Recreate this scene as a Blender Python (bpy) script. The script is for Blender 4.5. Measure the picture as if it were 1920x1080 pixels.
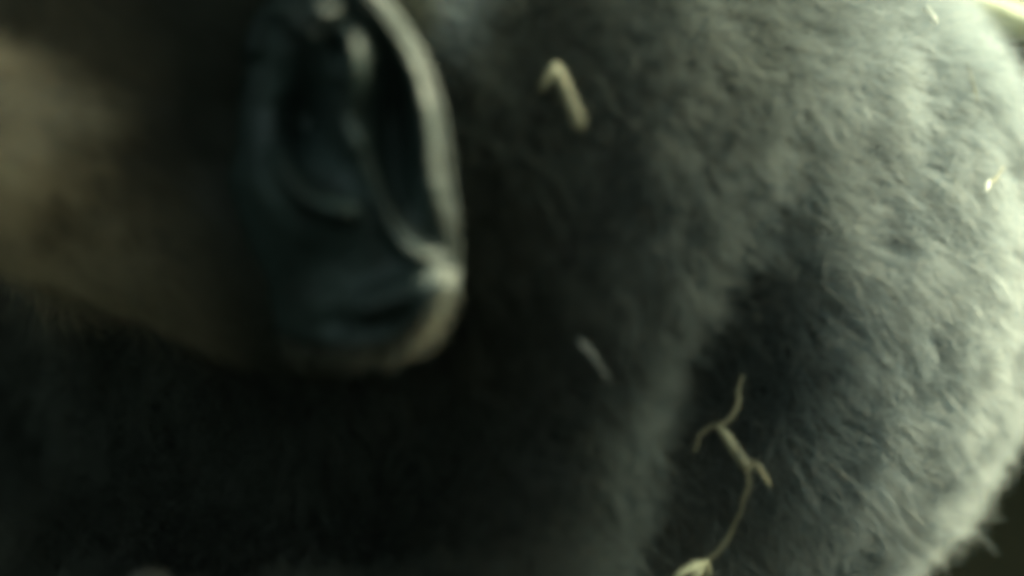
import bpy, math
import numpy as np
from mathutils import Vector, Matrix

rng = np.random.default_rng(7)
R = math.radians
U = 1.0e-4                      # one picture pixel (1920 wide) = 0.1 mm at the ear
D = 15000.0                     # camera distance to the ear plane, same unit
PITCH = R(10.0)                 # camera looks down
GROUND = -1960.0                # height of the ground below the picture centre

scene = bpy.context.scene
col = scene.collection
for o in list(bpy.data.objects):
    bpy.data.objects.remove(o)

# ------------------------------------------------------------------ camera
AX_R = np.array([1.0, 0.0, 0.0])
AX_U = np.array([0.0, math.sin(PITCH), math.cos(PITCH)])
AX_B = np.array([0.0, -math.cos(PITCH), math.sin(PITCH)])
C0 = np.array([0.0, 0.0, -GROUND * U])

def world(p):
    """camera-aligned u,v,w (pixels; right, up, toward the camera) -> world metres"""
    p = np.asarray(p, dtype=np.float64)
    return C0 + U * (p[..., 0:1] * AX_R + p[..., 1:2] * AX_U + p[..., 2:3] * AX_B)

def wdir(p):
    p = np.asarray(p, dtype=np.float64)
    return p[..., 0:1] * AX_R + p[..., 1:2] * AX_U + p[..., 2:3] * AX_B

def at(x, y, w=0.0):
    """a point seen at picture position x,y and lying w in front of the ear plane"""
    s = (D - w) / D
    return np.array([(x - 960.0) * s, (540.0 - y) * s, w])

cam_d = bpy.data.cameras.new('camera')
cam = bpy.data.objects.new('camera', cam_d)
col.objects.link(cam)
cam.location = C0 + AX_B * D * U
cam.rotation_euler = (R(90) - PITCH, 0, 0)
cam_d.sensor_width = 36.0
cam_d.lens = 36.0 * D / 1920.0
cam_d.clip_start = 0.05
cam_d.clip_end = 100.0
cam_d.dof.use_dof = True
cam_d.dof.focus_distance = (D + 780.0) * U
cam_d.dof.aperture_fstop = 3.8
scene.camera = cam

# ------------------------------------------------------------------ light
SUN = np.array([0.63, 0.65, -0.43])          # toward the sun, camera-aligned
SUN = SUN / np.linalg.norm(SUN)
sun_w = wdir(SUN)
elev = math.asin(sun_w[2])
world_ = bpy.data.worlds.new('World')
scene.world = world_
world_.use_nodes = True
nt = world_.node_tree
bg = nt.nodes['Background']
sky = nt.nodes.new('ShaderNodeTexSky')
sky.sky_type = 'NISHITA'
sky.sun_disc = False
sky.sun_elevation = elev
sky.sun_rotation = math.atan2(sun_w[0], sun_w[1])
sky.air_density = 0.45
sky.dust_density = 6.0
sky.ozone_density = 1.0
sky_tint = nt.nodes.new('ShaderNodeMix')          # even warm tint added to make the skylight less blue
sky_tint.data_type = 'RGBA'; sky_tint.blend_type = 'MULTIPLY'
sky_tint.inputs['Factor'].default_value = 1.0
sky_tint.inputs['B'].default_value = (1.24, 0.98, 0.68, 1.0)
nt.links.new(sky.outputs[0], sky_tint.inputs['A'])
nt.links.new(sky_tint.outputs['Result'], bg.inputs[0])
bg.inputs[1].default_value = 0.15
sd = bpy.data.lights.new('sun', 'SUN')
sd.energy = 1.85
sd.angle = R(70)
sd.color = (0.47, 0.78, 1.0)
sun = bpy.data.objects.new('sun', sd)
col.objects.link(sun)
sun.location = (0.6, -0.4, 1.2)
sun.rotation_euler = Vector(sun_w).to_track_quat('Z', 'Y').to_euler()

vs = scene.view_settings
vs.view_transform = 'Standard'
vs.look = 'None'
vs.gamma = 1.0
vs.use_curve_mapping = False
vs.exposure = 1.84
vs.use_white_balance = True
vs.white_balance_temperature = 6400
vs.white_balance_tint = -25
scene.render.engine = 'CYCLES'
cy = scene.cycles
cy.use_denoising = True
cy.pixel_filter_type = 'GAUSSIAN'
cy.filter_width = 7.0
cy.max_bounces = 4
cy.use_adaptive_sampling = True
cy.adaptive_threshold = 0.03
cy.transparent_max_bounces = 8

# ------------------------------------------------------------------ helpers
def new_mesh(name, verts, faces, mat, parent=None, smooth=True):
    me = bpy.data.meshes.new(name)
    me.from_pydata([tuple(v) for v in verts], [], [tuple(f) for f in faces])
    me.update()
    if smooth:
        me.polygons.foreach_set('use_smooth', [True] * len(me.polygons))
    me.materials.append(mat)
    o = bpy.data.objects.new(name, me)
    col.objects.link(o)
    if parent is not None:
        o.parent = parent
        o.matrix_parent_inverse = parent.matrix_world.inverted()
    return o

def tag(o, label=None, cat=None, group=None, kind=None):
    if label: o['label'] = label
    if cat: o['category'] = cat
    if group: o['group'] = group
    if kind: o['kind'] = kind
    return o

def empty(name, loc):
    o = bpy.data.objects.new(name, None)
    col.objects.link(o)
    o.location = tuple(loc)
    o.empty_display_size = 0.01
    o.matrix_world = Matrix.Translation(Vector(loc))
    return o

def mat_new(name):
    m = bpy.data.materials.new(name)
    m.use_nodes = True
    n = m.node_tree
    return m, n, n.nodes['Principled BSDF']

def mat_noise(name, c1, c2, scale, rough, bump=0.0, bscale=None, spec=0.5, stretch=None):
    m, n, b = mat_new(name)
    tc = n.nodes.new('ShaderNodeTexCoord')
    src = tc.outputs['Object']
    if stretch:
        mp = n.nodes.new('ShaderNodeMapping')
        mp.inputs['Scale'].default_value = stretch
        n.links.new(src, mp.inputs[0]); src = mp.outputs[0]
    t = n.nodes.new('ShaderNodeTexNoise')
    t.inputs['Scale'].default_value = scale
    t.inputs['Detail'].default_value = 6
    n.links.new(src, t.inputs['Vector'])
    r = n.nodes.new('ShaderNodeValToRGB')
    r.color_ramp.elements[0].position = 0.35
    r.color_ramp.elements[1].position = 0.68
    r.color_ramp.elements[0].color = (*c1, 1)
    r.color_ramp.elements[1].color = (*c2, 1)
    n.links.new(t.outputs[0], r.inputs[0])
    n.links.new(r.outputs[0], b.inputs['Base Color'])
    b.inputs['Roughness'].default_value = rough
    b.inputs['Specular IOR Level'].default_value = spec
    if bump:
        t2 = n.nodes.new('ShaderNodeTexNoise')
        t2.inputs['Scale'].default_value = bscale or scale * 3
        t2.inputs['Detail'].default_value = 8
        n.links.new(src, t2.inputs['Vector'])
        bp = n.nodes.new('ShaderNodeBump')
        bp.inputs['Strength'].default_value = bump
        bp.inputs['Distance'].default_value = 0.001
        n.links.new(t2.outputs[0], bp.inputs['Height'])
        n.links.new(bp.outputs[0], b.inputs['Normal'])
    return m

def vnoise(p, scale, seed=0):
    """smooth value noise, p (N,3) -> (N,)"""
    q = p / scale + seed * 17.31
    i = np.floor(q).astype(np.int64); f = q - i
    f = f * f * (3 - 2 * f)
    def h(a):
        n = a[:, 0] * 374761393 + a[:, 1] * 668265263 + a[:, 2] * 2147483647 + seed * 974634777
        n = (n ^ (n >> 13)) * 1274126177
        n = n ^ (n >> 16)
        return (n & 0xffff) / 65535.0 * 2 - 1
    out = 0
    for dx in (0, 1):
        for dy in (0, 1):
            for dz in (0, 1):
                wgt = (f[:, 0] if dx else 1 - f[:, 0]) * (f[:, 1] if dy else 1 - f[:, 1]) * (f[:, 2] if dz else 1 - f[:, 2])
                out = out + wgt * h(i + np.array([dx, dy, dz]))
    return out

def vnoise3(p, scale, seed=0):
    return np.stack([vnoise(p, scale, seed + k) for k in range(3)], 1)

def norm(a):
    return a / np.maximum(np.linalg.norm(a, axis=-1, keepdims=True), 1e-9)

def sstep(a, b, x):
    t = np.clip((x - a) / (b - a), 0, 1)
    return t * t * (3 - 2 * t)

def catmull(pts, n):
    P = np.array(pts, float)
    P = np.vstack([2 * P[0] - P[1], P, 2 * P[-1] - P[-2]])
    out = []
    segs = len(P) - 3
    for t in np.linspace(0, segs, n):
        i = min(int(t), segs - 1); f = t - i
        a, b, c, d = P[i], P[i + 1], P[i + 2], P[i + 3]
        out.append(0.5 * (2 * b + (c - a) * f + (2 * a - 5 * b + 4 * c - d) * f * f + (3 * b - a - 3 * c + d) * f ** 3))
    return np.array(out)

def tube(path, radii, sides=10, flat=1.0, lump=0.0, seed=0, cap=True):
    """closed tube along a camera-aligned path; returns world verts, faces"""
    path = np.asarray(path, float); n = len(path)
    radii = np.broadcast_to(np.asarray(radii, float), (n,))
    tang = norm(np.gradient(path, axis=0))
    ref = np.array([0.1, 0.2, 1.0])
    V, F = [], []
    r2 = np.random.default_rng(seed)
    ph = r2.uniform(0, 6.28)
    for i in range(n):
        a = norm(np.cross(tang[i], ref)); b = np.cross(a, tang[i])
        for k in range(sides):
            t = 2 * math.pi * k / sides
            rr = radii[i] * (1 + lump * (math.sin(3 * t + ph + i * .7) * .5 + r2.uniform(-.5, .5)))
            V.append(path[i] + a * math.cos(t) * rr + b * math.sin(t) * rr * flat)
    for i in range(n - 1):
        for k in range(sides):
            k2 = (k + 1) % sides
            F.append((i * sides + k, i * sides + k2, (i + 1) * sides + k2, (i + 1) * sides + k))
    if cap:
        F.append(tuple(range(sides - 1, -1, -1)))
        F.append(tuple((n - 1) * sides + k for k in range(sides)))
    return np.array(V), F

# ------------------------------------------------------------------ ground
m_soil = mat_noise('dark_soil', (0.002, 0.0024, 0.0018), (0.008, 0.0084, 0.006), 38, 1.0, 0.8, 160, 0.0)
N = 90
gx = np.sign(np.linspace(-1, 1, N)) * np.abs(np.linspace(-1, 1, N)) ** 2.4 * 10
GX, GY = np.meshgrid(gx, gx)
gp = np.stack([GX.ravel(), GY.ravel(), np.zeros(N * N)], 1)
gz = 0.006 * vnoise(gp, 0.11, 3) + 0.004 * vnoise(gp, 0.04, 5) - 0.004
gp[:, 2] = gz
gf = [(j * N + i, j * N + i + 1, (j + 1) * N + i + 1, (j + 1) * N + i) for j in range(N - 1) for i in range(N - 1)]
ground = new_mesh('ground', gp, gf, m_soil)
tag(ground, 'dark shaded soil behind and below the ape', 'ground', kind='structure')

# ------------------------------------------------------------------ body (one continuous surface)
def E(c, r, k=120):          # ellipsoid
    s = (D - c[2]) / D
    return ('e', at(*c), np.array(r, float) * s, k)
def K(a, b, ra, rb, k=120):  # tapered capsule
    sa = (D - a[2]) / D
    return ('c', at(*a), at(*b), ra * sa, rb * sa, k)

PRIM = [
    # torso, shoulder and back
    E((1000, 482, -1350), (925, 792, 830), 1),
    E((700, 1460, -1330), (800, 740, 780), 170),
    E((380, 740, -1850), (600, 640, 480), 200),                    # chest
    # neck and head
    K((430, 60, -820), (960, 520, -1050), 520, 560, 130),
    E((400, -80, -760), (560, 640, 600), 120),
    E((150, -250, -760), (600, 480, 560), 160),
    # cheek, jaw and muzzle
    K((-80, 225, -430), (560, 415, -440), 192, 262, 90),
    E((-40, 250, -390), (380, 180, 330), 100),
    E((-420, 170, -760), (420, 330, 400), 160),
    K((-330, -110, -520), (-330, -110, -1000), 130, 130, 100),   # brow ridge
    K((-560, -20, -760), (-640, 60, -760), 90, 120, 80),         # nose
    # near arm: shoulder cap, upper arm, forearm
    E((1100, 300, -780), (330, 420, 330), 330),
    K((1215, 470, -740), (1040, 1060, -700), 290, 270, 90),
    K((1040, 1060, -700), (960, 1360, -450), 268, 240, 60),
    K((960, 1360, -450), (560, 1330, -300), 235, 165, 80),
    # far arm
    K((700, 700, -1950), (300, 1500, -1900), 300, 230, 150),
    K((300, 1500, -1900), (0, 2050, -1500), 220, 150, 100),
    # legs
    K((800, 1850, -750), (120, 1500, -720), 420, 300, 150),
    K((120, 1500, -720), (200, 2260, -560), 270, 170, 100),
    K((200, 2300, -560), (-160, 2360, -480), 130, 100, 80),
    K((800, 1850, -1650), (150, 1500, -1700), 420, 300, 150),
    K((150, 1500, -1700), (250, 1990, -1560), 270, 170, 100),
    K((250, 1960, -1560), (-130, 1990, -1480), 130, 100, 80),
    # near hand lying over the shin: palm, four fingers, thumb
    E((430, 1260, -300), (150, 120, 110), 50),
    K((360, 1170, -330), (285, 1116, -310), 52, 50, 22),
    K((285, 1116, -310), (225, 1170, -270), 48, 40, 14),
    K((350, 1230, -260), (262, 1165, -215), 54, 50, 22),
    K((262, 1165, -215), (190, 1235, -190), 48, 40, 14),
    K((355, 1290, -235), (262, 1245, -180), 52, 48, 22),
    K((262, 1245, -180), (205, 1320, -175), 46, 38, 14),
    K((370, 1345, -235), (290, 1330, -185), 46, 42, 22),
    K((290, 1330, -185), (240, 1390, -190), 40, 34, 14),
    K((440, 1180, -330), (372, 1122, -390), 46, 40, 22),
    K((372, 1122, -390), (310, 1130, -430), 40, 34, 14),
]
GROOVE = [(at(1470, 480, -480), at(1345, 700, -560), 4, 66, 230), (at(1345, 700, -560), at(1205, 1120, -570), 66, 92, 230),
          (at(1985, 1125, -2300), at(1985, 1125, -600), 215, 215, 90),
          (at(2020, -110, -2300), at(2020, -110, -600), 235, 235, 110)]     # slope behind the shoulder; before it the waist below the back
def sdf(p):
    d = None
    for q in PRIM:
        if q[0] == 'e':
            x = (p - q[1])
            k0 = np.linalg.norm(x / q[2], axis=-1); k1 = np.linalg.norm(x / q[2] ** 2, axis=-1)
            e = k0 * (k0 - 1) / np.maximum(k1, 1e-9)
        else:
            a, b, ra, rb = q[1], q[2], q[3], q[4]
            ba = b - a
            h = np.clip(((p - a) @ ba) / max(ba @ ba, 1e-9), 0, 1)
            e = np.linalg.norm(p - a - h[..., None] * ba, axis=-1) - (ra + (rb - ra) * h)
        if d is None:
            d = e
        else:
            k = q[-1]
            h = np.maximum(k - np.abs(d - e), 0) / k
            d = np.minimum(d, e) - h * h * k * 0.25
    for a, b, ra, rb, k in GROOVE:           # fold between the arm and the back
        ba = b - a
        h = np.clip(((p - a) @ ba) / (ba @ ba), 0, 1)
        e = -(np.linalg.norm(p - a - h[..., None] * ba, axis=-1) - (ra + (rb - ra) * h))
        g = np.maximum(k - np.abs(d - e), 0) / k
        d = np.maximum(d, e) + g * g * k * 0.25
    return d

def grad(p, e=6.0):
    g = np.zeros_like(p)
    for a in range(3):
        o = np.zeros(3); o[a] = e
        g[:, a] = sdf(p + o) - sdf(p - o)
    return norm(g)

def surf_v(x, y, start=700.0):
    """w of the body surface seen at picture positions x,y"""
    x = np.asarray(x, float); y = np.asarray(y, float)
    w = np.full(x.shape, start)
    for _ in range(60):
        sc_ = (D - w) / D
        d = sdf(np.stack([(x - 960.0) * sc_, (540.0 - y) * sc_, w], -1))
        w = np.maximum(w - np.maximum(d, 0) * 0.85, -4000)
    return w

def surf(x, y):
    return float(surf_v(np.array([x]), np.array([y]))[0])

def surface_nets(lo, hi, h):
    ax = [np.arange(lo[a], hi[a] + h, h) for a in range(3)]
    nx, ny, nz = (len(a) for a in ax)
    F = np.empty((nx, ny, nz), np.float32)
    for i in range(nx):
        Y, Z = np.meshgrid(ax[1], ax[2], indexing='ij')
        F[i] = sdf(np.stack([np.full_like(Y, ax[0][i]), Y, Z], -1))
    S = F < 0
    cnt = np.zeros((nx - 1, ny - 1, nz - 1), np.int32)
    for dx in (0, 1):
        for dy in (0, 1):
            for dz in (0, 1):
                cnt += S[dx:nx - 1 + dx, dy:ny - 1 + dy, dz:nz - 1 + dz]
    act = (cnt > 0) & (cnt < 8)
    idx = -np.ones(act.shape, np.int64)
    I = np.argwhere(act)
    idx[act] = np.arange(len(I))
    V = np.array(lo) + (I + 0.5) * h
    for _ in range(4):                       # project onto the surface
        V = V - grad(V) * sdf(V)[:, None] * 0.9
    Q = []
    for a in range(3):
        b, c = (a + 1) % 3, (a + 2) % 3
        s0 = [slice(None)] * 3; s1 = [slice(None)] * 3
        s0[a] = slice(0, -1); s1[a] = slice(1, None)
        ch = S[tuple(s0)] != S[tuple(s1)]
        P = np.argwhere(ch)
        ok = (P[:, b] > 0) & (P[:, c] > 0) & (P[:, b] < F.shape[b] - 1) & (P[:, c] < F.shape[c] - 1)
        P = P[ok]
        ins = S[P[:, 0], P[:, 1], P[:, 2]]
        def cell(db, dc):
            q = P.copy(); q[:, b] -= db; q[:, c] -= dc
            return idx[q[:, 0], q[:, 1], q[:, 2]]
        quad = np.stack([cell(1, 1), cell(0, 1), cell(0, 0), cell(1, 0)], 1)
        quad[~ins] = quad[~ins][:, ::-1]
        Q.append(quad)
    return V, np.vstack(Q)

BV, BQ = surface_nets((-1850, -2150, -2450), (1150, 1450, 250), 26.0)
BQ = BQ[(BQ >= 0).all(1)]
used = np.unique(BQ)
m_skin = mat_noise('dark_skin', (0.018, 0.016, 0.012), (0.05, 0.044, 0.033), 60, 0.55, 0.5, 700)
base = world(np.array([[0.0, -1900.0, -1100.0]]))[0]; base[2] = 0.0
ape = empty('gorilla', base)
tag(ape, 'dark furred gorilla seen close from the side, its bare ear and grey back fur showing', 'gorilla')
body = new_mesh('body', world(BV), BQ, m_skin, ape)

# ------------------------------------------------------------------ ear
def seg_dist(p, line):
    L = np.array(line, float)
    best = np.full(len(p), 1e9)
    for a, b in zip(L[:-1], L[1:]):
        ba = b - a
        h = np.clip(((p - a) @ ba) / (ba @ ba), 0, 1)
        best = np.minimum(best, np.linalg.norm(p - a - h[:, None] * ba, axis=1))
    return best

OUT = [(690, -14), (738, 38), (788, 118), (821, 226), (835, 332), (847, 420), (852, 490), (838, 556),
       (800, 610), (748, 646), (680, 664), (600, 664), (520, 650), (455, 600), (418, 505), (400, 400),
       (394, 300), (398, 200), (410, 100), (440, 10), (490, -50), (560, -80), (630, -66)]
def closed_curve(pts, n):
    P = np.array(pts, float)
    P = np.vstack([P[-1], P, P[0], P[1]])
    out = []
    m = len(pts)
    for t in np.linspace(0, m, n, endpoint=False):
        i = int(t); f = t - i
        a, b, c, d = P[i], P[i + 1], P[i + 2], P[i + 3]
        out.append(0.5 * (2 * b + (c - a) * f + (2 * a - 5 * b + 4 * c - d) * f * f + (3 * b - a - 3 * c + d) * f ** 3))
    return np.array(out)
NA = 260
outl = closed_curve(OUT, NA)
cen = np.array([610.0, 300.0])
helix = catmull([(560, -52), (640, -38), (694, 6), (738, 60), (776, 138), (805, 239), (819, 340), (842, 430), (836, 492), (800, 532), (742, 560), (690, 580)], 60)
antih = catmull([(600, 30), (655, 68), (664, 120), (655, 175), (645, 222), (662, 262), (690, 312), (715, 372), (742, 436), (772, 474), (815, 482)], 50)
antitr = catmull([(528, 300), (545, 338), (575, 368), (612, 388), (652, 396)], 24)
lobe = catmull([(836, 540), (802, 590), (750, 628), (680, 646), (600, 648), (520, 628)], 30)
crus1 = catmull([(470, 92), (478, 60), (492, 30), (540, 22), (556, 44), (590, 66), (618, 110), (628, 140)], 40)
crus2 = catmull([(582, 10), (604, 18), (630, 14)], 12)
tragus = catmull([(462, 250), (470, 320), (488, 380)], 16)

def ear_h(p):
    x, y = p[:, 0], p[:, 1]
    tilt = np.interp(x, [390, 460, 560, 700, 800, 870], [-120, -70, -10, 30, 26, 10])
    tilt = tilt - 90 * sstep(770, 865, x + 60 * sstep(250, -20, y)) * sstep(690, 470, y)
    h = tilt + 30 * sstep(150, -60, y) - 60 * sstep(560, 690, y) * sstep(500, 780, x)
    g = lambda line, s: np.exp(-(seg_dist(p, line) / s) ** 2)
    h = h + ((78 * g(helix, 37) * (1 - 0.28 * np.exp(-((x - 825) ** 2 + (y - 500) ** 2) / 75.0 ** 2))) ** 4 + (92 * g(antih[:26], 28)) ** 4 + (54 * g(antih[24:], 20)) ** 4 + 1.0) ** 0.25
    h = h + 104 * g(antitr, 20)
    h = h - 0.42 * np.clip(y - 425, 0, 190) * sstep(860, 700, x) + 56 * g(lobe, 22)
    h = h + 100 * g(crus1, 16) + 90 * g(crus2, 16) + 58 * np.exp(-(((x - 668) / 28) ** 2 + ((y - 110) / 60) ** 2)) + 30 * np.exp(-(((x - 550) / 90) ** 2 + ((y - 50) / 60) ** 2))
    h = h + 30 * g(tragus, 40)
    h = h - 170 * np.exp(-(((x - 575) / 62) ** 2 + ((y - 225) / 95) ** 2))       # concha
    h = h - 105 * np.exp(-(((x - 738) / 42) ** 2 + ((y - 240) / 150) ** 2))       # scapha
    h = h - 30 * np.exp(-(((x - 560) / 80) ** 2 + ((y - 500) / 70) ** 2))
    q = np.stack([x, y, x * 0], 1)
    h = h + 26 * np.abs(vnoise(q, 40, 14)) * np.exp(-(((x - 540) / 110) ** 2 + ((y - 60) / 90) ** 2))
    h = h + 5 * vnoise(q, 46, 11) + 2.5 * vnoise(q, 18, 12)
    return h

NR = 84
EV, EF = [], []
ts = np.linspace(0.01, 1, NR) ** 0.85
ring_w = None
for t in ts:
    p2 = cen + (outl - cen) * t
    EV.append(np.column_stack([p2, ear_h(p2)]))
edge = EV[-1]
outd = norm(np.column_stack([outl - cen, np.zeros(NA)]))
for a in np.linspace(0.25, math.pi, 7):                       # rolled rim
    q = edge + outd * (16 * math.sin(a)) + np.array([0, 0, -1]) * (16 * (1 - math.cos(a)))
    EV.append(q)
for t, dw in ((0.93, -50), (0.84, -75), (0.74, -110), (0.68, -180), (0.64, -320), (0.62, -520)):   # back and root
    p2 = cen + (outl - cen) * t
    EV.append(np.column_stack([p2, edge[:, 2] * max(0, 1 - (1 - t) * 1.6) + dw]))
rows = len(EV)
EV = np.vstack(EV)
for r in range(rows - 1):
    for k in range(NA):
        k2 = (k + 1) % NA
        EF.append((r * NA + k, (r + 1) * NA + k, (r + 1) * NA + k2, r * NA + k2))
EF.append(tuple(range(NA)))
# the front edge runs into the cheek
cheek_w = surf_v(EV[:, 0], EV[:, 1])
# (the ear opens in an oval, so the joint bends round it)
bend = EV[:, 0] - 95 * ((EV[:, 1] - 290) / 330) ** 2 + 26 * vnoise(np.column_stack([EV[:, 1], EV[:, 1] * 0, EV[:, 1] * 0]), 90, 91) + 12
join = sstep(560, 415, bend)
sink = sstep(462, 395, bend)
front = np.arange(len(EV)) < NR * NA
EV[:, 2] = np.where(front, EV[:, 2] * (1 - join) + (cheek_w + 0.35 * EV[:, 2] + 25 - 60 * sink) * join, np.where(join > 0.05, np.minimum(EV[:, 2], cheek_w - 40), EV[:, 2]))
EP = np.stack([at(x, y, w) for x, y, w in EV])
m_ear = mat_noise('ear_skin', (0.012, 0.0175, 0.015), (0.028, 0.040, 0.035), 90, 0.45, 0.7, 600, 0.45)
ear = new_mesh('ear', world(EP), EF, m_ear, ape)
tag(ear, 'bare dark wrinkled ear with a paler rim')

# ------------------------------------------------------------------ fur
V0, V1, V2 = BV[BQ[:, 0]], BV[BQ[:, 1]], BV[BQ[:, 2]]
V3 = BV[BQ[:, 3]]
farea = 0.5 * np.linalg.norm(np.cross(V2 - V0, V3 - V1), axis=1)
fc = (V0 + V1 + V2 + V3) / 4
fn = grad(fc)
def to_px(p):
    s = (D - p[:, 2]) / D
    return p[:, 0] / s + 960, 540 - p[:, 1] / s
px, py = to_px(fc)
inview = (px > -160) & (px < 2080) & (py > -170) & (py < 1250) & (fn[:, 2] > -0.45)
hand = (px < 470) & (py > 1060) & (fc[:, 2] > -460) & (px > 100)
face = (px < -330)
foot = (px < 330) & (py > 2150)
dens = np.where(inview, 1.0, 0.12)
dens[hand | foot] = 0
dens[face] *= 0.15
head_f = (px < 950) & (py < 760) & (fc[:, 2] > -700)
# bare skin round the ear root
earroot = (np.hypot((px - 625) / 170, (py - 300) / 330) < 1) & (fc[:, 2] > -300)
dens[earroot] = 0
prob = farea * dens
prob = prob / prob.sum()

def roots(n):
    f = rng.choice(len(BQ), n, p=prob)
    a, b = rng.random(n)[:, None], rng.random(n)[:, None]
    P = (V0[f] * (1 - a) + V1[f] * a) * (1 - b) + (V3[f] * (1 - a) + V2[f] * a) * b
    n_ = grad(P)
    P = P - n_ * sdf(P)[:, None]
    return P, n_, inview[f]

def region(P):
    x, y = to_px(P)
    # 1 on the head, 0 on the body
    d_head = sdf_head(P)
    return x, y, sstep(60, -5, d_head)

HEADP = PRIM[4:11]
def sdf_head(p):
    d = np.full(len(p), 1e9)
    for q in HEADP:
        if q[0] == 'e':
            x = (p - q[1])
            k0 = np.linalg.norm(x / q[2], axis=-1); k1 = np.linalg.norm(x / q[2] ** 2, axis=-1)
            d = np.minimum(d, k0 * (k0 - 1) / np.maximum(k1, 1e-9))
        else:
            a, b, ra, rb = q[1], q[2], q[3], q[4]
            ba = b - a
            h = np.clip(((p - a) @ ba) / (ba @ ba), 0, 1)
            d = np.minimum(d, np.linalg.norm(p - a - h[:, None] * ba, axis=1) - (ra + (rb - ra) * h))
    return d

def flow(P, n_):
    """direction in which the hair lies and its length"""
    x, y, hd = region(P)
    k = sstep(1050, 1900, x)[:, None]
    body_d = np.array([0.46, -0.88, 0.05]) * (1 - k) + np.array([0.86, -0.42, 0.1]) * k
    head_d = np.array([0.80, -0.55, -0.1])
    d = body_d * (1 - hd[:, None]) + head_d * hd[:, None]
    d = d + (0.6 * vnoise3(P, 300, 21) + 0.5 * vnoise3(P, 60, 31)) * (1 - 0.75 * hd[:, None])
    d = d - n_ * (d * n_).sum(1, keepdims=True)
    d = norm(d)
    lift = 1.05 * (1 - hd) + 0.30 * hd + 0.16 * vnoise(P, 150, 41)
    lift = lift + 0.35 * sstep(1500, 1900, x) * (1 - hd)
    L = (108 * (1 - hd) + 64 * hd) * (1 + 0.40 * vnoise(P, 130, 51) + 0.22 * vnoise(P, 60, 53))
    return norm(d + n_ * lift[:, None]), d, L, hd, x, y

def make_fur(n, nclump, seg, rad):
    Pc, nc, _ = roots(nclump)
    dc, tc, Lc, hdc, _, _ = flow(Pc, nc)
    tipc = Pc + norm(dc + 0.16 * rng.normal(size=dc.shape)) * (Lc * rng.uniform(0.8, 1.2, nclump))[:, None]
    P, n_, vis = roots(n)
    d, t, L, hd, x, y = flow(P, n_)
    # nearest clump through a KD tree
    from mathutils.kdtree import KDTree
    kd = KDTree(nclump)
    for i, c in enumerate(Pc):
        kd.insert(c, i)
    kd.balance()
    ci = np.fromiter((kd.find(p)[1] for p in P), np.int64, n)
    far = np.linalg.norm(Pc[ci] - P, axis=1)
    L = L * rng.uniform(0.5, 1.15, n)
    d = norm(d + rng.normal(size=d.shape) * (0.60 - 0.36 * hd)[:, None])
    L = L * np.where(rng.random(n) < 0.045 * (1 - hd), 1.6, 1.0)
    tip = P + d * L[:, None]
    wc = ((0.24 + 0.30 * sstep(1500, 1850, x)) * rng.uniform(0.5, 1.3, n) * (1 - hd) + 0.2 * hd) * np.clip(1.6 - far / 70, 0, 1)
    tip = tip * (1 - wc[:, None]) + (Pc[ci] + (tipc[ci] - Pc[ci]) * rng.uniform(0.85, 1.1, n)[:, None]) * wc[:, None]
    mid = P + n_ * (L * 0.30)[:, None] + (tip - P) * 0.30
    s = np.linspace(0, 1, seg)[None, :, None]
    C = P[:, None] * (1 - s) ** 2 + 2 * mid[:, None] * s * (1 - s) + tip[:, None] * s ** 2
    C = C + rng.normal(size=(n, seg, 3)) * 2.2 * s
    rr = rad * rng.uniform(0.7, 1.3, n) * np.where(vis, 1.0, 2.6)
    RAD = rr[:, None] * (1 - 0.75 * np.linspace(0, 1, seg)[None] ** 1.5)
    # coat, light and shade painted in: dark brown-black head and neck, brown cheek, grey-brown back
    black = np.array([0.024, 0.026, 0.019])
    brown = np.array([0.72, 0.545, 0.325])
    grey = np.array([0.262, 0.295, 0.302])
    chest = (1 - hd) * sstep(1020, 800, x)  # chest fur painted darker, for the shade below the jaw
    back = (0.03 + 0.16 * sstep(930, 1320, x) + 1.05 * sstep(1330, 1960, x + 60 * vnoise(P, 200, 61))) * (1 - hd)  # grey of the back; the ramp also paints in its sunlit side
    cheek = hd * np.clip(1.0 * np.exp(-np.clip(x - 0.3 * (y - 420) + 60 * vnoise(P, 160, 71) - 30, 0, 2000) / 150.0) - 0.07, 0, 1)  # brown cheek hair; its pale fade also stands in for light from the left
    back = back - 0.36 * sstep(1740, 1980, x) * (1 - hd)  # colour lowered at the far outline to offset the backlit glow
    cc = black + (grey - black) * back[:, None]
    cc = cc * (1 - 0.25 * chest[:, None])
    nape_light = hd * sstep(760, 860, x) * sstep(230, 60, y)  # painted light: the sunlit patch of fur behind the ear
    cc = cc + (grey * 1.1 - cc) * nape_light[:, None]
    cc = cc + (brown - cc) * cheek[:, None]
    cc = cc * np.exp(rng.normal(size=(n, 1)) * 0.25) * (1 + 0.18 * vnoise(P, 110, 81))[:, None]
    return C, RAD, np.clip(cc, 0.002, 0.8)

m_fur = bpy.data.materials.new('fur')
m_fur.use_nodes = True
ft = m_fur.node_tree
ft.nodes.clear()
fo = ft.nodes.new('ShaderNodeOutputMaterial')
hb = ft.nodes.new('ShaderNodeBsdfHairPrincipled')
hb.parametrization = 'COLOR'
hb.inputs['IOR'].default_value = 1.27
hb.inputs['Roughness'].default_value = 0.6
hb.inputs['Radial Roughness'].default_value = 0.8
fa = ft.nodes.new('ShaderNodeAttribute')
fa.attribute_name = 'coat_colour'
ft.links.new(fa.outputs['Color'], hb.inputs['Color'])
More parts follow.
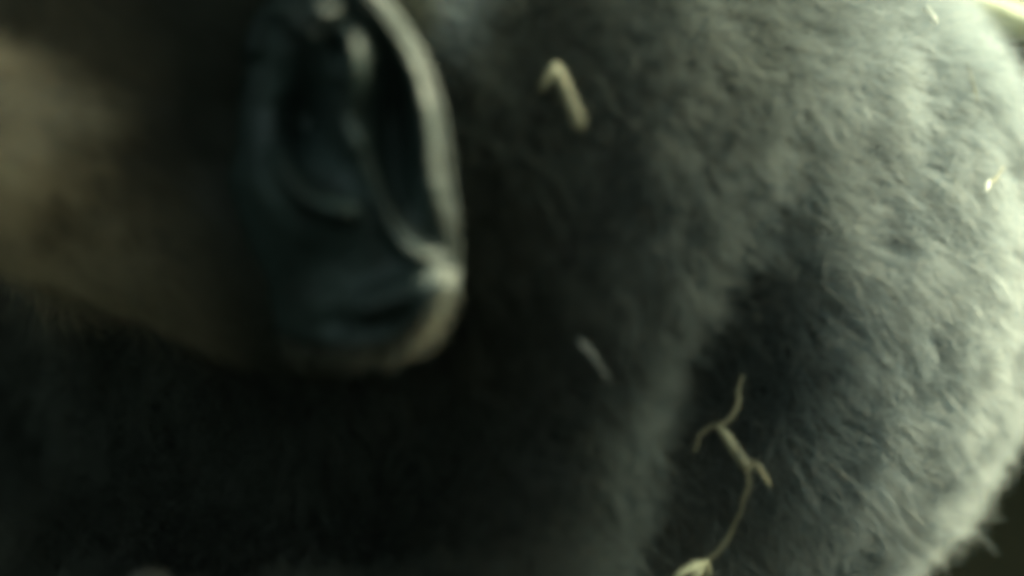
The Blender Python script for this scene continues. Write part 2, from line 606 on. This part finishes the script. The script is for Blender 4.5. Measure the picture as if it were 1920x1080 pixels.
# dull woolly underhair: matt share beside the glossy guard hair
fd = ft.nodes.new('ShaderNodeBsdfDiffuse')
fg = ft.nodes.new('ShaderNodeGamma')
fg.inputs['Gamma'].default_value = 0.92
ft.links.new(fa.outputs['Color'], fg.inputs['Color'])
ft.links.new(fg.outputs[0], fd.inputs['Color'])
fm = ft.nodes.new('ShaderNodeMixShader')
fm.inputs[0].default_value = 0.6
ft.links.new(hb.outputs[0], fm.inputs[1])
ft.links.new(fd.outputs[0], fm.inputs[2])
ft.links.new(fm.outputs[0], fo.inputs['Surface'])

def link_fur(name, C, RAD, cc, parent):
    n, seg = C.shape[:2]
    hc = bpy.data.hair_curves.new(name)
    hc.add_curves([seg] * n)
    W = world(C.reshape(-1, 3))
    hc.attributes['position'].data.foreach_set('vector', W.astype(np.float32).ravel())
    ra = hc.attributes.get('radius') or hc.attributes.new('radius', 'FLOAT', 'POINT')
    ra.data.foreach_set('value', (RAD * U).astype(np.float32).ravel())
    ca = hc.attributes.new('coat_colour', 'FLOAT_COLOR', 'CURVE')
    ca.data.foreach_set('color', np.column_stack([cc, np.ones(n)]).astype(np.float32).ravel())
    hc.materials.append(m_fur)
    o = bpy.data.objects.new(name, hc)
    col.objects.link(o)
    o.parent = parent
    o.matrix_parent_inverse = parent.matrix_world.inverted()
    return o

def ear_fuzz(n):
    """short down along the edge of the ear, thickest and brown on the lobe"""
    k = rng.integers(0, NA, n)
    ex, ey = outl[k, 0], outl[k, 1]
    lob = sstep(500, 620, ey)
    keep = (rng.random(n) < 0.10 + 0.9 * lob) & (ex > 470)
    k = k[keep]; lob = lob[keep]; m = len(k)
    root = np.column_stack([cen + (outl[k] - cen) * rng.uniform(0.93, 1.0, m)[:, None], np.zeros(m)])
    root[:, 2] = ear_h(root[:, :2])
    root = EP_front(root, k)
    od = outd[k] * np.array([1, -1, 1])
    d = norm(od * 0.55 + np.array([0.25, -0.15, 0.6]) + rng.normal(size=(m, 3)) * 0.35)
    L = rng.uniform(14, 34, m) * (1 + 0.5 * lob)
    s_ = np.linspace(0, 1, 5)[None, :, None]
    C = root[:, None] + d[:, None] * L[:, None, None] * s_ + np.array([0.2, -0.8, 0.0]) * (L[:, None, None] * 0.25 * s_ ** 2)
    RAD = 0.55 * (1 - 0.75 * np.linspace(0, 1, 5)[None]) * np.ones((m, 1))
    cc = np.array([0.05, 0.05, 0.04]) + (np.array([0.075, 0.068, 0.055]) - 0.05) * lob[:, None] * rng.uniform(0.3, 1.0, (m, 1))
    return C, RAD, cc

def EP_front(r, k):
    # height on the finished ear: the nearest point of the same spoke
    spoke = EV[:NR * NA].reshape(NR, NA, 3)[:, k]
    t = np.linalg.norm(r[:, :2] - cen, axis=1) / np.linalg.norm(outl[k] - cen, axis=1)
    j = np.clip(np.searchsorted(ts, t), 0, NR - 1)
    w = spoke[j, np.arange(len(k)), 2]
    sc_ = (D - w) / D
    return np.column_stack([(r[:, 0] - 960) * sc_, (540 - r[:, 1]) * sc_, w - 1])

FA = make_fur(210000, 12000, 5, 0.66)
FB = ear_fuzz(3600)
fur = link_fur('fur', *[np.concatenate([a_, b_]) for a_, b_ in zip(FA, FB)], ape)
tag(fur, 'woolly fur, brown on the cheek, black on the neck and grey on the back, with light and shade painted in', kind='stuff')

# ------------------------------------------------------------------ straw and stems
m_straw = mat_noise('dry_straw', (0.13, 0.115, 0.07), (0.28, 0.25, 0.155), 220, 0.6, 0.4, 900, 0.4, (1, 1, 0.3))
m_stem = mat_noise('pale_stem', (0.50, 0.50, 0.30), (0.66, 0.66, 0.46), 60, 0.42, 0.25, 400, 0.5)
m_chip = mat_noise('pale_chaff', (0.62, 0.60, 0.52), (0.78, 0.76, 0.68), 300, 0.6, 0.3, 900)
m_twig = mat_noise('dull_stem', (0.17, 0.15, 0.095), (0.30, 0.27, 0.175), 220, 0.7, 0.4, 900, 0.3)

def on_fur(pts, lift):
    pts = np.asarray(pts, float)
    w = surf_v(pts[:, 0], pts[:, 1])
    ok = w > -1450                              # points just past the outline stay level with their neighbours
    if not ok.any():
        w[:] = -1350.0
    else:
        good = np.flatnonzero(ok)
        for i in np.flatnonzero(~ok):
            w[i] = w[good[np.argmin(np.abs(good - i))]]
    w = w + np.broadcast_to(lift, w.shape)
    return np.stack([at(x, y, z) for (x, y), z in zip(pts, w)])

def thing(name, label, cat, at_pt, group=None):
    o = empty(name, world(np.asarray(at_pt)[None])[0])
    tag(o, label, cat, group)
    return o

def part(name, path, radii, mat, parent, **kw):
    v, f = tube(path, radii, **kw)
    return new_mesh(name, world(v), f, mat, parent)

# bent straw caught in the fur behind the ear
p1 = on_fur([(1046, 122), (1036, 136), (1026, 150), (1014, 170)], 160)
p2 = on_fur([(1040, 122), (1050, 142), (1062, 170), (1076, 206), (1086, 232), (1089, 243)], [158, 156, 152, 150, 148, 146])
st = thing('straw', 'short bent piece of dry straw stuck in the dark fur behind the ear', 'straw', p2[0])
part('stalk', p2, [8.5, 10, 10.5, 12, 14, 9], m_straw, st, sides=12, flat=0.5, lump=0.28, seed=1)
part('bent_end', p1, [8.5, 8, 7, 5], m_straw, st, sides=8, flat=0.45, lump=0.28, seed=2)

# broken grass stem lying in the fold between arm and back
pb = on_fur([(1348, 798), (1362, 818), (1382, 848), (1398, 872), (1406, 884)], 198)
tw = thing('broken_straw', 'thin broken grass stem with a side shoot lying in the dark fold of the fur', 'straw', pb[0])
part('node', pb, [6, 8, 9.5, 10.5, 8], m_straw, tw, sides=10, flat=0.5, lump=0.25, seed=3)
pa = on_fur(catmull([(1302, 848), (1310, 822), (1326, 804), (1350, 794), (1374, 778), (1384, 742), (1390, 705)], 16) + rng.normal(size=(16, 2)) * 1.6, 188)
part('stem', pa, np.interp(np.arange(16), [0, 5, 10, 15], [2, 3.5, 5, 2]), m_twig, tw, sides=7, lump=0.1, seed=4)
pc = on_fur([(1404, 878), (1412, 866), (1422, 876), (1433, 896), (1442, 910)], [205, 212, 212, 206, 200])
part('side_shoot', pc, [2.5, 4, 5.5, 5, 3.5], m_twig, tw, sides=7, lump=0.1, seed=5)
pd = on_fur(catmull([(1404, 882), (1400, 916), (1388, 962), (1366, 1006), (1340, 1040), (1318, 1062)], 14) + rng.normal(size=(14, 2)) * 1.6, 204)
part('lower_stem', pd, np.interp(np.arange(14), [0, 6, 10, 13], [3, 4, 5.5, 4]), m_twig, tw, sides=7, lump=0.08, seed=6)
m_leafp = mat_noise('pale_dry_leaf', (0.30, 0.28, 0.17), (0.50, 0.47, 0.31), 260, 0.65, 0.5, 900, 0.3)
for pts, rr, sd_ in (([(1330, 1050), (1306, 1060), (1282, 1072), (1258, 1092)], [2, 6, 9, 9, 8, 6, 2], 7),
                     ([(1326, 1054), (1312, 1068), (1300, 1086), (1292, 1112)], [2, 6, 8, 9, 8, 5, 2], 8),
                     ([(1322, 1052), (1326, 1068), (1326, 1086), (1318, 1110)], [3, 6, 8, 9, 7, 5, 2], 9)):
    part('dry_leaf', on_fur(catmull(pts, 7), 208), rr, m_leafp, tw, sides=8, flat=0.28, lump=0.25, seed=sd_)

# thin wisps and chips lying on the fur
def chip(name, label, pts, radii, mat, cat, lift=190, group=None, seed=0, flat=0.6):
    path = on_fur(catmull(pts, 8), lift)
    v, f = tube(path, np.interp(np.linspace(0, 1, 8), np.linspace(0, 1, len(radii)), radii), sides=8, flat=flat, lump=0.12, seed=seed)
    o = new_mesh(name, world(v), f, mat)
    tag(o, label, cat, group)
    return o
chip('chaff', 'small pale flake of chaff on the bright fur near the top edge', [(1733, 12), (1744, 26), (1756, 44)], [3, 7, 7, 3], m_chip, 'chaff', 222, 'flakes of chaff on the grey fur', 11)
chip('chaff', 'tiny pale flake of chaff on the bright fur near the right edge', [(1856, 338), (1852, 348), (1848, 360)], [2, 5, 5, 2], m_chip, 'chaff', 200, 'flakes of chaff on the grey fur', 12)
chip('straw_fibre', 'short pale straw fibre in the bright fur beside a tiny pale flake', [(1882, 312), (1872, 328), (1858, 344)], [2, 3.5, 3], m_straw, 'straw', 196, 'straw fibres in the fur', 13)
chip('straw_fibre', 'short pale straw fibre in the bright fur below the thick stalk', [(1812, 120), (1824, 150), (1832, 190)], [2, 4, 4, 2], m_straw, 'straw', 190, 'straw fibres in the fur', 14)
chip('straw_fibre', 'thin short straw fibre in the fur above the dark lower right corner', [(1832, 818), (1836, 842), (1850, 872)], [3, 5, 5, 3], m_straw, 'straw', 200, 'straw fibres in the fur', 15)
m_blade = mat_noise('grey_blade', (0.04, 0.045, 0.042), (0.08, 0.085, 0.08), 200, 0.6)
chip('hay_wisp', 'thin grey wisp of hay lying on the dark fur of the upper arm', [(1082, 634), (1096, 652), (1118, 678), (1146, 722)], [2, 6, 6, 5, 2], m_blade, 'hay', 175, None, 16)

# thick pale stalk standing behind the back, its foot in the soil outside the picture
A = at(1886, 30, -1650)
dirn = norm(np.array([0.92, -0.385, -0.30]))
wdn = wdir(dirn)
hA = world(A[None])[0][2] / U
tdown = (hA + 250) / -wdn[2]
ks = np.linspace(-1500, tdown, 26)
path = A + ks[:, None] * dirn + np.stack([0 * ks, 14 * np.sin(ks / 900), 10 * np.cos(ks / 700)], 1)
rad = np.interp(ks, [-1500, tdown], [30, 46])
sk = thing('plant_stalk', 'thick pale yellow green plant stalk behind the grey fur in the top right corner', 'stalk', A + tdown * dirn)
part('stalk', path, rad, m_stem, sk, sides=16, lump=0.02, seed=20)
for kk in (-900, 420, 1700, 3000):
    c = A + kk * dirn
    rr = np.interp(kk, [-1500, tdown], [30, 46])
    part('joint', np.stack([c - dirn * 16, c - dirn * 6, c + dirn * 6, c + dirn * 16]), [rr * .9, rr * 1.14, rr * 1.14, rr * .9], m_straw, sk, sides=16, lump=0.02, seed=21)

# ------------------------------------------------------------------ leaf litter on the ground (nobody could count it)
LV, LF = [], []
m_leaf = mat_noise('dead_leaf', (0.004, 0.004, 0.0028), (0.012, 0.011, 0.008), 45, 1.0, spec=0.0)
for i in range(900):
    cx, cyy = rng.uniform(-0.9, 0.9), rng.uniform(-0.5, 1.1)
    a = rng.uniform(0, 6.28); L_ = rng.uniform(0.012, 0.034); W_ = L_ * rng.uniform(0.25, 0.45)
    e1 = np.array([math.cos(a), math.sin(a), rng.uniform(-.15, .15)]); e2 = np.array([-math.sin(a), math.cos(a), rng.uniform(-.3, .3)])
    c = np.array([cx, cyy, 0.012 + rng.uniform(0, .006)])
    b0 = len(LV)
    for s_, w_, z_ in ((-1, 0, 0), (-.5, .8, .1), (.3, 1, .12), (1, 0, 0), (.3, -1, .12), (-.5, -.8, .1), (-.1, 0, -.06)):
        LV.append(c + e1 * s_ * L_ + e2 * w_ * W_ + np.array([0, 0, z_ * W_]))
    for k in range(6):
        LF.append((b0 + k, b0 + (k + 1) % 6, b0 + 6))
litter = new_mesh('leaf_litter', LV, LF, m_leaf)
tag(litter, 'dark dead leaves scattered over the soil', 'leaf litter', kind='stuff')
